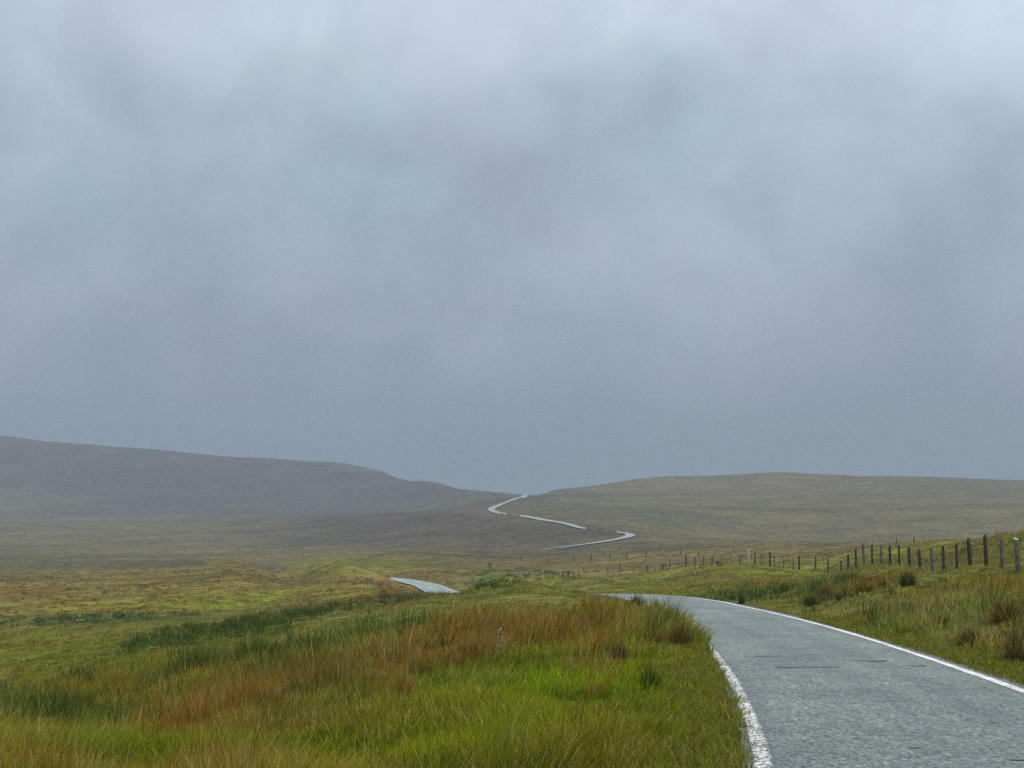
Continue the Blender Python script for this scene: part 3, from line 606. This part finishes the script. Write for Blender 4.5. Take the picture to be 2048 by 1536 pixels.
# single rush clumps that stand out
def road_xy(d, lat):
    k = int(np.argmin(np.abs(ry[:400] - d))); X, Y = rx[k] + nx[k] * lat, ry[k] + ny[k] * lat
    return X, Y, float(H(np.array([X]), np.array([Y]))[0])
def rush_clump(px, py, hpx, wpx, colr, label, n=420, lean=.30, dark=0.5):
    x, d, z = road_xy(py, px) if abs(px) < 20 else find_d(px, py); h = hpx * d / F; w = wpx * d / F * .5
    root = empty('rush_clump', (x, d, z - .03)); tag(root, label, 'rushes', 'rush clumps standing out of the grass')
    a = RS.rand(n) * 2 * math.pi; q = np.sqrt(RS.rand(n)); bx = np.cos(a) * q * w * .42; by = np.sin(a) * q * w * .42
    ln = q * (w * .8) * (.5 + .8 * RS.rand(n)); la = a + RS.randn(n) * .8; bent = RS.rand(n) < .16; ln = np.where(bent, ln * 2.1, ln); hh = h * (.45 + .65 * RS.rand(n)) * (1.12 - .45 * q) * np.where(bent, .55, 1)
    tx_, ty_ = bx + np.cos(la) * ln, by + np.sin(la) * ln; ww = (0.003 + .00042 * d) * (.7 + .6 * RS.rand(n)) * .5
    fa = RS.rand(n) * math.pi * .6 - .9; dx, dy = np.cos(fa) * ww, np.sin(fa) * ww
    V = np.empty((n, 5, 3)); z0 = np.zeros(n)
    V[:, 0] = np.stack([bx - dx, by - dy, z0], 1); V[:, 1] = np.stack([bx + dx, by + dy, z0], 1)
    mx_, my_ = bx + (tx_ - bx) * .38, by + (ty_ - by) * .38
    V[:, 2] = np.stack([mx_ - dx * .8, my_ - dy * .8, hh * .58], 1); V[:, 3] = np.stack([mx_ + dx * .8, my_ + dy * .8, hh * .58], 1)
    V[:, 4] = np.stack([tx_, ty_, hh], 1); b = np.arange(n)[:, None] * 5
    pal = np.array(colr); C = pal[RS.randint(0, len(pal), n)] * (.7 + .6 * RS.rand(n))[:, None]
    mesh_np('stem', V.reshape(-1, 3), [b + np.array([[0, 1, 3, 2]]), b + np.array([[2, 3, 4]])], m_grass, parent=root, col=np.repeat(C, 5, 0))
    root.children[0].name = 'stems'
    return root
DG = [(0.035, 0.06, 0.014), (0.045, 0.075, 0.02), (0.07, 0.07, 0.02)]
RD = [(0.21, 0.10, 0.03), (0.15, 0.09, 0.025), (0.12, 0.13, 0.02)]
OR = [(0.30, 0.155, 0.02), (0.24, 0.125, 0.02), (0.36, 0.26, 0.08), (0.15, 0.15, 0.02)]
rush_clump(1815, 1172, 34, 44, DG + OR[3:], 'dark green round rush clump on the bank below the fence', 500)
rush_clump(1622, 1213, 28, 40, DG + OR[3:], 'dark green rush clump at the left foot of the brown bank, right of the road')
rush_clump(1483, 1208, 18, 16, DG, 'small dark rush clump beside the white line on the right verge', 250)
rush_clump(1650, 1196, 34, 44, RD, 'reddish brown rush clump beside a dark green one on the right bank')
rush_clump(806, 1284, 30, 36, DG, 'dark upright rush clump alone on the left slope, before the pale green field', 400)
rush_clump(888, 1285, 26, 34, DG + OR[:1], 'olive rush clump between the pale green field and the orange rushes', 350)
rush_clump(-2.45, 29.5, 62, 62, RD + DG[:1], 'tall reddish rush clump leaning over the left edge of the road', 420)
rush_clump(-2.6, 34, 56, 56, RD[:1] + DG + [(0.13, 0.16, 0.015)] * 2, 'spiky red tipped rush clump between the leaning clump and the split tuft', 420)
rush_clump(-2.4, 47, 42, 34, OR + DG, 'small spiky tuft poking up against the far road bend', 260)
rush_clump(-2.5, 57, 34, 40, DG + RD[:1], 'dark tuft beside the road where the left white line reappears', 260)
rush_clump(590, 1440, 62, 90, OR, 'big rusty orange rush clump with pale broken stems at lower left', 600)
rush_clump(325, 1422, 42, 34, OR + RD[:1], 'small rust brown rush tuft alone in the short grass at far left', 300)
rush_clump(520, 1402, 44, 64, DG, 'broad dark green rush clump behind the big rusty orange one', 500)
rush_clump(808, 1415, 90, 60, OR, 'tall orange brown rush clump in the middle of the left verge', 500)

MX = OR[1:] + DG + [(0.22, 0.19, 0.06)]
rush_clump(1690, 1202, 36, 60, MX, 'mixed brown and green rush tussock at the left end of the brown bank')
rush_clump(1728, 1188, 34, 62, OR + MX, 'rusty rush tussock in the middle of the brown bank below the fence', 520)
rush_clump(1772, 1176, 32, 60, OR + DG[:1], 'orange brown rush tussock touching the dark round clump on the bank', 520)
rush_clump(1880, 1262, 44, 70, MX, 'straw and brown tussock halfway down the right bank', 560)
rush_clump(1940, 1302, 60, 64, DG + MX, 'dark green grass tussock low on the right bank near the road', 560)
rush_clump(2012, 1248, 66, 84, OR + DG, 'large brown rush tussock at the right edge below the last posts', 640)
rush_clump(2036, 1330, 84, 70, DG + MX, 'tall dark green tussock at the right edge beside the road', 600)
rush_clump(1822, 1232, 38, 66, OR + MX, 'reddish straw tussock on the right bank, left of the halfway one', 520)

for (px_, py_, hp, wp, pal_, lab_) in [
  (1180, 1232, 26, 34, OR, 'far rust rush clump on the crest of the shoulder, nearest the road bend'),
  (1120, 1250, 30, 40, OR + DG[:1], 'rust and green rush clump on the shoulder, second from the road bend'),
  (1050, 1262, 30, 36, OR, 'rust rush clump on the shoulder, right behind the thistle'),
  (925, 1322, 44, 60, OR, 'orange rush clump on the shoulder just left of the thistle'),
  (865, 1352, 46, 50, OR + DG[:1], 'brown rush clump with dark base between the thistle and the tall middle clump'),
  (700, 1345, 34, 44, DG + OR[3:], 'dark green rush clump at the top of the left slope above the tall middle clump'),
  (650, 1362, 40, 50, OR, 'orange rush clump above the broad dark green one'),
  (720, 1455, 50, 60, OR + MX, 'straw and rust rush clump just left of the tall middle clump'),
  (460, 1455, 48, 70, OR, 'low rust rush clump left of the big rusty orange one'),
  (385, 1490, 50, 64, OR, 'rust rush clump near the lower left corner, larger of the two'),
  (1235, 1330, 60, 54, MX + DG, 'green rush clump on the hump left of the road edge tuft'),
  (1300, 1395, 76, 60, DG + [(0.14, 0.17, 0.015)] * 2, 'tall green rush clump beside the worn white line')]:
    rush_clump(px_, py_, hp, wp, pal_, lab_, 420)

# ------------------------------------------------------------------ fences
def make_post(h, r, mat, parent, x, y, z, lean, label=None):
    mb = MB(); n = 9; lx, ly = lean; off = [random.uniform(.86, 1.12) for _ in range(n)]
    rings = []; lv = [-.25, 0, .3 * h, .62 * h, .93 * h, h]
    for k, q in enumerate(lv):
        rr_ = r * 1.12 * (1.04 - .10 * q / h) * (0.80 if k == 5 else 1)
        rings.append([(lx * q + math.cos(2*math.pi*j/n) * rr_ * off[j], ly * q + math.sin(2*math.pi*j/n) * rr_ * off[j],
                       q + (random.uniform(-.015, .02) + .02 * math.cos(2*math.pi*j/n) if k == 5 else 0)) for j in range(n)])
    vs = [v for r_ in rings for v in r_]; fs = []
    for i in range(len(lv) - 1):
        for j in range(n): fs.append((i*n+j, i*n+(j+1) % n, (i+1)*n+(j+1) % n, (i+1)*n+j))
    fs.append(tuple((len(lv)-1)*n+j for j in range(n))); mb.add(vs, fs)
    o = mb.build('post', mat, parent); o.location = (x, y, z)
    if label: o['label'] = label
    return o
def fence(label, posts, wires, wr, dropper=None):
    """posts: (column, metres, height, radius, material, lean x, part label)"""
    P = []
    for p in posts:
        x = (p[0] - CX) / F * p[1]; P.append((x, p[1]))
    posts = [(p[0], p[1], p[2] + (.07 if p[1] < 108 else .08), *p[3:]) for p in posts]
    zs = H(np.array([p[0] for p in P]), np.array([p[1] for p in P]))
    base = (P[0][0], P[0][1], float(zs[0])); root = empty('wire_fence', base); tag(root, label, 'fence', 'post and wire fences on the moor')
    tops = []
    for p, (x, y), z in zip(posts, P, zs):
        lx = -p[5]; ly = random.uniform(-.05, .05)
        make_post(p[2], p[3], p[4], root, x - base[0], y - base[1], z - base[2], (lx, ly), p[6] if len(p) > 6 else None)
        tops.append((x - base[0], y - base[1], z - base[2], p[2], lx, ly, p[3]))
    for wi, fr in enumerate(wires):
        mb = MB(); pts = []
        for k, t in enumerate(tops):
            q = min(fr, .97) * min(t[3], 1.25)
            pt = Vector((t[0] + t[4] * q, t[1] + t[5] * q - t[6] - .004, t[2] + q))
            if k:
                a = pts[-1]; sag = random.uniform(.01, .04)
                for s in (.25, .5, .75): pts.append(a.lerp(pt, s) - Vector((0, 0, sag * 4 * s * (1 - s))))
            pts.append(pt)
        mb.tube(pts, wr, 4); mb.build('top_wire' if wi == 0 else 'wire', m_wire, root)
    if dropper:                                              # stock netting: upright strands between the wires
        mb = MB(); zig = []
        for a, b in zip(tops[:-1], tops[1:]):
            ln = math.dist(a[:2], b[:2]); n = max(2, int(ln / dropper))
            for k in range(1, n):
                s = k / n; x, y, z = [a[i] + (b[i] - a[i]) * s for i in range(3)]; yy = y - (a[6] + b[6]) / 2
                zig += [(x, yy, z + .08), (x, yy, z + .80)][::1 if (len(zig) // 2) % 2 == 0 else -1]
        mb.tube(zig, wr * .7, 3); mb.build('netting', m_wire, root)
    return root
W1, W2, W3 = m_wood, m_woodb, m_woodg
fa_ = [(2037,57,1.14,.085,W3,.05),(2005,60,1.12,.07,W3,.03),(1973,63,1.25,.075,W2,.06),(1941,66,1.22,.085,W1,.08),(1914,69,1.18,.06,W2,.03),(1888,72,1.26,.065,W1,.03),(1865,75,1.20,.07,W3,.05),
       (1841,78,1.22,.08,W1,.08),(1820,81,1.25,.07,W1,.06),(1799,84,1.18,.065,W1,.03),(1781,87,1.26,.07,W1,.04),(1763,91,1.18,.07,W3,.03),(1745,95,1.25,.06,W2,.02),(1728,99,1.32,.08,W3,.04),(1712,103,1.26,.07,W1,.02),
       (1697,107,1.05,.075,W1,.02),(1682,112,.80,.05,W2,-.01),(1656,117,.95,.05,W2,.0),(1631,122,.98,.06,W2,.0),(1598,127,1.25,.07,W2,.0),(1586,130,1.10,.045,W2,-.02),(1567,132,.95,.04,W3,0),(1549,134,1.0,.045,W3,.0),(1540,135,1.28,.075,W1,.0),
       (1523,137,1.05,.05,W3,0),(1510,139,1.2,.055,W2,.0),(1498,141,1.52,.13,m_pale,.05,'thick pale leaning strainer post, taller than its neighbours')]
fence('long run of dark weathered posts and wire on the bank right of the road', fa_, [1.0, .78, .55, .35], .008, .45)
fb = [(1498,142,1.0,.04,W2,0),(1481,150,1.0,.045,W2,.02),(1462,156,1.05,.04,W3,0),(1443,160,.9,.04,W3,0),(1424,164,1.05,.06,W1,0),(1407,168,1.0,.045,W2,0),(1390,172,1.1,.06,W1,.02),(1372,176,1.35,.08,W1,0),(1357,180,1.0,.05,W3,0),(1340,184,1.1,.06,W1,0),
      (1325,188,1.0,.05,W1,0),(1309,193,.8,.045,W2,0),(1295,197,1.15,.065,W1,.03),(1268,203,.7,.05,W3,0),(1240,210,1.0,.055,W1,0),(1215,216,.95,.05,W2,0),(1190,222,.7,.05,W3,0),(1167,228,.8,.05,W2,0)]
fence('thin wire fence running down left from the pale strainer post into the dip', fb, [1.0, .6], .007)
fc = [(1158,186,1.0,.05,W3,0),(1148,187,1.15,.06,W2,0),(1137,188,1.4,.075,W1,0),(1126,189,1.35,.075,W1,0),(1106,196,1.0,.05,W3,0),(1090,203,.9,.05,W3,0),(1078,210,1.0,.05,W3,0),(1058,220,.9,.05,W2,0),(1036,228,.9,.05,W3,0),(1018,236,1.1,.07,W1,0)]
fence('short run of dark posts in the hollow behind the grassy knoll', fc, [1.0, .6], .007)
fd = [(1468,330,1.2,.07,W2,0),(1432,335,1.1,.07,W2,0),(1397,338,1.1,.08,W2,0),(1362,342,1.3,.09,W2,0),(1325,346,1.0,.07,W3,0),(1292,350,1.35,.10,W1,0),(1254,352,1.3,.09,W1,0),(1220,354,1.3,.09,W1,0),(1183,356,1.15,.09,W1,0),(1147,358,1.0,.08,W2,0),(1095,360,.9,.07,W3,0),(1041,362,1.1,.08,W1,0)]
fence('far line of tiny posts crossing the brown moor below the road bend', fd, [1.0], .009)
fe = [(1828,180,1.0,.07,W1,0),(1793,230,1.1,.08,W2,0),(1745,270,1.0,.07,W3,0)]
fence('few small posts on the skyline behind the dark roadside fence', fe, [1.0], .006)

# ------------------------------------------------------------------ bird on the nearest post
def blob(mb, c, r, n=12, m=8, sq=None):
    vs = []; fs = []
    for i in range(m + 1):
        t = math.pi * i / m
        for j in range(n):
            a = 2 * math.pi * j / n; vs.append((c[0] + r[0] * math.cos(t), c[1] + r[1] * math.sin(t) * math.cos(a), c[2] + r[2] * math.sin(t) * math.sin(a)))
    for i in range(m):
        for j in range(n): fs.append((i*n+j, i*n+(j+1) % n, (i+1)*n+(j+1) % n, (i+1)*n+j))
    mb.add(vs, fs)
m_white = newmat('white feathers'); finish(pbsdf((0.80, 0.77, 0.68), 0.8, 0.2))
m_dk = newmat('dark feathers'); finish(pbsdf((0.06, 0.055, 0.05), 0.8, 0.2))
bxp = (2034 - CX) / F * 57; bzp = float(H(np.array([bxp]), np.array([57.0]))[0]) + 1.235
bird = empty('bird', (bxp - .05, 57, bzp)); tag(bird, 'small white bird perched on the nearest post of the roadside fence', 'bird')
mb = MB(); rings = [(-.085, .004, .075), (-.075, .014, .072), (-.055, .022, .070), (-.035, .022, .064), (-.01, .030, .052), (.025, .030, .045), (.06, .018, .036), (.09, .010, .026), (.135, .007, .016)]
vs = []; fs = []; n = 10
for (x_, r_, z_) in rings:
    for j in range(n):
        a = 2 * math.pi * j / n; vs.append((x_, r_ * math.cos(a), z_ + (r_ if x_ < .08 else r_ * .5) * math.sin(a)))
for i in range(len(rings) - 1):
    for j in range(n): fs.append((i*n+j, i*n+(j+1) % n, (i+1)*n+(j+1) % n, (i+1)*n+j))
fs += [tuple(range(n))[::-1], tuple((len(rings)-1)*n+j for j in range(n))]
mb.add(vs, fs); mb.build('body', m_white, bird, True)
mb = MB(); mb.tube([(-.083, 0, .075), (-.105, 0, .072)], [.006, .001], 6); mb.build('beak', m_dk, bird)
mb = MB(); mb.tube([(.0, -.012, .03), (.0, -.012, -.01)], .003, 5); mb.tube([(.0, .012, .03), (.0, .012, -.01)], .003, 5); mb.build('legs', m_dk, bird)
for s in (-1, 1):
    mb = MB(); blob(mb, (.03, s * .026, .044), (.055, .008, .018)); mb.build('wing', m_dk if s > 0 else m_white, bird, True)

# ------------------------------------------------------------------ thistle
m_th = newmat('thistle leaf'); finish(pbsdf(ramp(noise(objco(), 30, 2), [(0.3, (0.16, 0.21, 0.12)), (0.7, (0.42, 0.46, 0.34))]), 0.8, 0.2))
m_ths = newmat('thistle stem'); finish(pbsdf((0.075, 0.065, 0.035), 0.8, 0.2))
m_thd = newmat('thistle bud'); finish(pbsdf((0.035, 0.05, 0.03), 0.8, 0.2))
x, d, z = find_d(1001, 1318); th = empty('thistle', (x, d, z)); tag(th, 'tall pale thistle with dark stem standing among the orange rushes', 'thistle')
TH = 60 * d / F
mb = MB(); mb.tube([(0, 0, -.05), (.004, 0, .4 * TH), (.012, 0, .75 * TH), (.008, 0, TH)], [.010, .008, .006, .004], 7); mb.build('stem', m_ths, th)
mb = MB()
for k in range(34):
    hz = TH * (.18 + .80 * k / 34); a = k * 2.4; ln = .05 + .05 * random.random() * (1.2 - hz / TH * .5); up = random.uniform(.2, .8)
    ca, sa = math.cos(a), math.sin(a); w = ln * .22; base = Vector((.006, 0, hz))
    vs = [base]; m = 4
    for i in range(1, m + 1):
        t = i / m; c0 = base + Vector((ca, sa, up)) * ln * t - Vector((0, 0, ln * .5 * t * t)); ww = w * (1.1 - t) * (1 if i % 2 else .5)
        vs += [c0 + Vector((-sa, ca, .3)) * ww, c0 - Vector((-sa, ca, -.3)) * ww]
    fs = [(0, 1, 2)] + [(2*i-1, 2*i+1, 2*i+2, 2*i) for i in range(1, m)]
    mb.add(vs, fs)
mb.build('leaves', m_th, th)
for k, (a, r_, q) in enumerate([(0, 0, 1.0), (1.0, .03, .96), (2.9, .035, .95), (4.4, .03, .9), (5.5, .04, .86), (2.0, .03, .82)]):
    mb = MB(); cx_, cy_ = math.cos(a) * r_ + .008, math.sin(a) * r_; zt = TH * q
    mb.tube([(.008, 0, zt - .05), (cx_, cy_, zt - .012)], .003, 5)
    mb.tube([(cx_, cy_, zt - .014), (cx_, cy_, zt - .004), (cx_, cy_, zt + .008), (cx_, cy_, zt + .018)], [.005, .013, .012, .004], 8)
    mb.build('flower_head', m_thd if k % 2 else m_th, th)

# ------------------------------------------------------------------ shrubs
m_leafg = newmat('fresh green shrub leaf'); finish(pbsdf(ramp(noise(objco(), 1.5, 3), [(0.35, (0.07, 0.14, 0.02)), (0.65, (0.15, 0.26, 0.04))]), 0.75, 0.2))
m_twig = newmat('dark twig'); finish(pbsdf((0.05, 0.045, 0.035), 0.9, 0.1))
def shrub(px, py, wpx, hpx, label, mat, leaves, name='shrub', dmin=150):
    x, d, z = find_d(px, py, dmin); w, h = wpx * d / F, hpx * d / F
    r_ = empty(name, (x, d, z)); tag(r_, label, 'shrub')
    mb = MB(); tips = []
    for k in range(14):
        a = random.uniform(0, 2 * math.pi); q = random.uniform(.1, .5) * w; p0 = Vector((random.uniform(-.1, .1) * w, random.uniform(-.1, .1) * w, -.1)); hh = h * random.uniform(.6, 1)
        p1 = Vector((math.cos(a) * q * .5, math.sin(a) * q * .5, hh * .55)); p2 = Vector((math.cos(a) * q, math.sin(a) * q, hh))
        mb.tube([p0, p1, p2], [.05 * h * .5, .03 * h * .5, .012 * h], 5); tips += [p1, p2, (p1 + p2) / 2]
        for s in range(2):
            p3 = p1.lerp(p2, random.random()) + Vector((random.uniform(-.15, .15) * w, random.uniform(-.15, .15) * w, random.uniform(.02, .2) * h))
            mb.tube([p1, p3], [.01 * h, .006 * h], 4); tips.append(p3)
    mb.build('branches', m_twig, r_)
    if leaves:
        n = leaves; ti = np.array([tuple(t) for t in tips]); c0 = ti[RS.randint(0, len(ti), n)] + RS.randn(n, 3) * np.array([.09 * w, .09 * w, .10 * h])
        c0[:, 2] = np.abs(c0[:, 2]) * RS.rand(n) ** .55; sprd = 1.25 - .45 * c0[:, 2] / h; c0[:, 0] *= sprd; c0[:, 1] *= sprd; u = RS.randn(n, 3); u /= np.linalg.norm(u, axis=1)[:, None]; v_ = np.cross(u, RS.randn(n, 3)); v_ /= np.linalg.norm(v_, axis=1)[:, None]
        s = (h * .055) * (.6 + .8 * RS.rand(n))[:, None]
        V = np.stack([c0 - u * s, c0 + v_ * s * .5, c0 + u * s, c0 - v_ * s * .5], 1).reshape(-1, 3)
        mesh_np('foliage', V, np.arange(n)[:, None] * 4 + np.arange(4)[None], mat, parent=r_)
    return r_
shrub(958, 1176, 44, 17, 'brighter green leafy shrub in the hollow, nearer the road', m_leafg, 2600)
shrub(994, 1172, 50, 18, 'green leafy shrub in the hollow, just right of the brightest one', m_leafg, 2600)
shrub(980, 1137, 12, 15, 'bare dark twiggy bush on the rise above the green shrubs', m_leafg, 40, 'bush', 250)
shrub(1326, 1138, 22, 12, 'sparse dark twiggy bush growing through the thin wire fence', m_leafg, 60, 'bush')
shrub(1435, 1130, 14, 9, 'low dark bush by the thin fence, left of the pale strainer post', m_twig, 300, 'bush')

# ------------------------------------------------------------------ car on the far road
kc = int(np.argmin(np.abs(ry - 1072))); yaw = math.atan2(-ty[kc], -tx[kc])
car = empty('car', (rx[kc] + nx[kc] * -.6, ry[kc] + ny[kc] * -.6, rz[kc] + tilt[kc] * -.6 + .28), yaw)
tag(car, 'tiny dark car driving down the far road below the pass', 'car')
m_car = newmat('dark car paint'); finish(pbsdf((0.025, 0.032, 0.032), 0.3, 0.5))
m_glass = newmat('car glass'); finish(pbsdf((0.02, 0.025, 0.03), 0.08, 0.6))
m_rub = newmat('tyre rubber'); finish(pbsdf((0.02, 0.02, 0.02), 0.8, 0.2))
m_rim = newmat('wheel rim'); finish(pbsdf((0.4, 0.4, 0.4), 0.4, 0.5))
m_lamp = newmat('headlight glass'); finish(pbsdf((0.7, 0.7, 0.68), 0.15, 0.6))
prof = [(2.1, .30), (2.15, .55), (2.05, .72), (1.15, .88), (.45, 1.35), (-1.3, 1.42), (-1.95, 1.0), (-2.1, .95), (-2.15, .45), (-2.1, .30)]
mb = MB(); vs = []
for s, in ((-1,), (-.9,), (.9,), (1,)):
    for (a, b) in prof:
        wd = .88 * s * (1 if b < 1.0 else .82) * (1 if abs(a) < 2.1 else .93); vs.append((a * (1 if abs(s) < 1 else .985), wd, b if abs(s) < 1 else .3 + (b - .3) * .97))
n = len(prof); fs = [tuple(range(n))[::-1], tuple(3 * n + i for i in range(n))]
for i in range(3):
    for j in range(n): fs.append((i*n+j, i*n+(j+1) % n, (i+1)*n+(j+1) % n, (i+1)*n+j))
mb.add(vs, fs); mb.build('body', m_car, car)
mb = MB(); mb.add([(1.10, -.66, .93), (1.10, .66, .93), (.50, .60, 1.33), (.50, -.60, 1.33)], [(0, 1, 2, 3)]); mb.v = [(a + .015, b, c_ + .02) for a, b, c_ in mb.v]; mb.build('windscreen', m_glass, car)
for s in (-1, 1):
    mb = MB(); mb.add([(.95, s * .80, .95), (.40, s * .745, 1.30), (-1.25, s * .745, 1.34), (-1.75, s * .80, .98)], [(0, 1, 2, 3)]); mb.build('side_window', m_glass, car)
    mb = MB(); blob(mb, (2.10, s * .62, .64), (.06, .16, .09)); mb.build('headlight', m_lamp, car)
    for xx in (1.3, -1.3):
        mb = MB(); mb.tube([(xx, s * .70, .32), (xx, s * .92, .32)], .32, 16); w_ = mb.build('wheel', m_rub, car)
        mb = MB(); mb.tube([(xx, s * .90, .32), (xx, s * .935, .32)], .19, 12); mb.build('rim', m_rim, w_)

# ------------------------------------------------------------------ haze
m_haze = newmat('moorland haze')
pv = N('ShaderNodeVolumePrincipled'); pv.inputs['Color'].default_value = (0.42, 0.495, 0.60, 1); pv.inputs['Density'].default_value = 0.00034; pv.inputs['Anisotropy'].default_value = 0.0
o_ = N('ShaderNodeOutputMaterial'); L(pv.outputs[0], o_.inputs['Volume'])
m_haze.cycles.homogeneous_volume = True
zmin, zmax = float(gz.min()) - 1.0, float(gz.max()) + 6.0
X0, X1, Y0, Y1 = float(GX.min()) - 3, float(GX.max()) + 3, float(GY.min()) - 3, float(GY.max()) + 3
mb = MB(); mb.add([(X0, Y0, zmin), (X1, Y0, zmin), (X1, Y1, zmin), (X0, Y1, zmin), (X0, Y0, zmax), (X1, Y0, zmax), (X1, Y1, zmax), (X0, Y1, zmax)],
                  [(0, 3, 2, 1), (4, 5, 6, 7), (0, 1, 5, 4), (1, 2, 6, 5), (2, 3, 7, 6), (3, 0, 4, 7)])
tag(mb.build('haze', m_haze), 'pale damp air over the whole moor', kind='stuff')
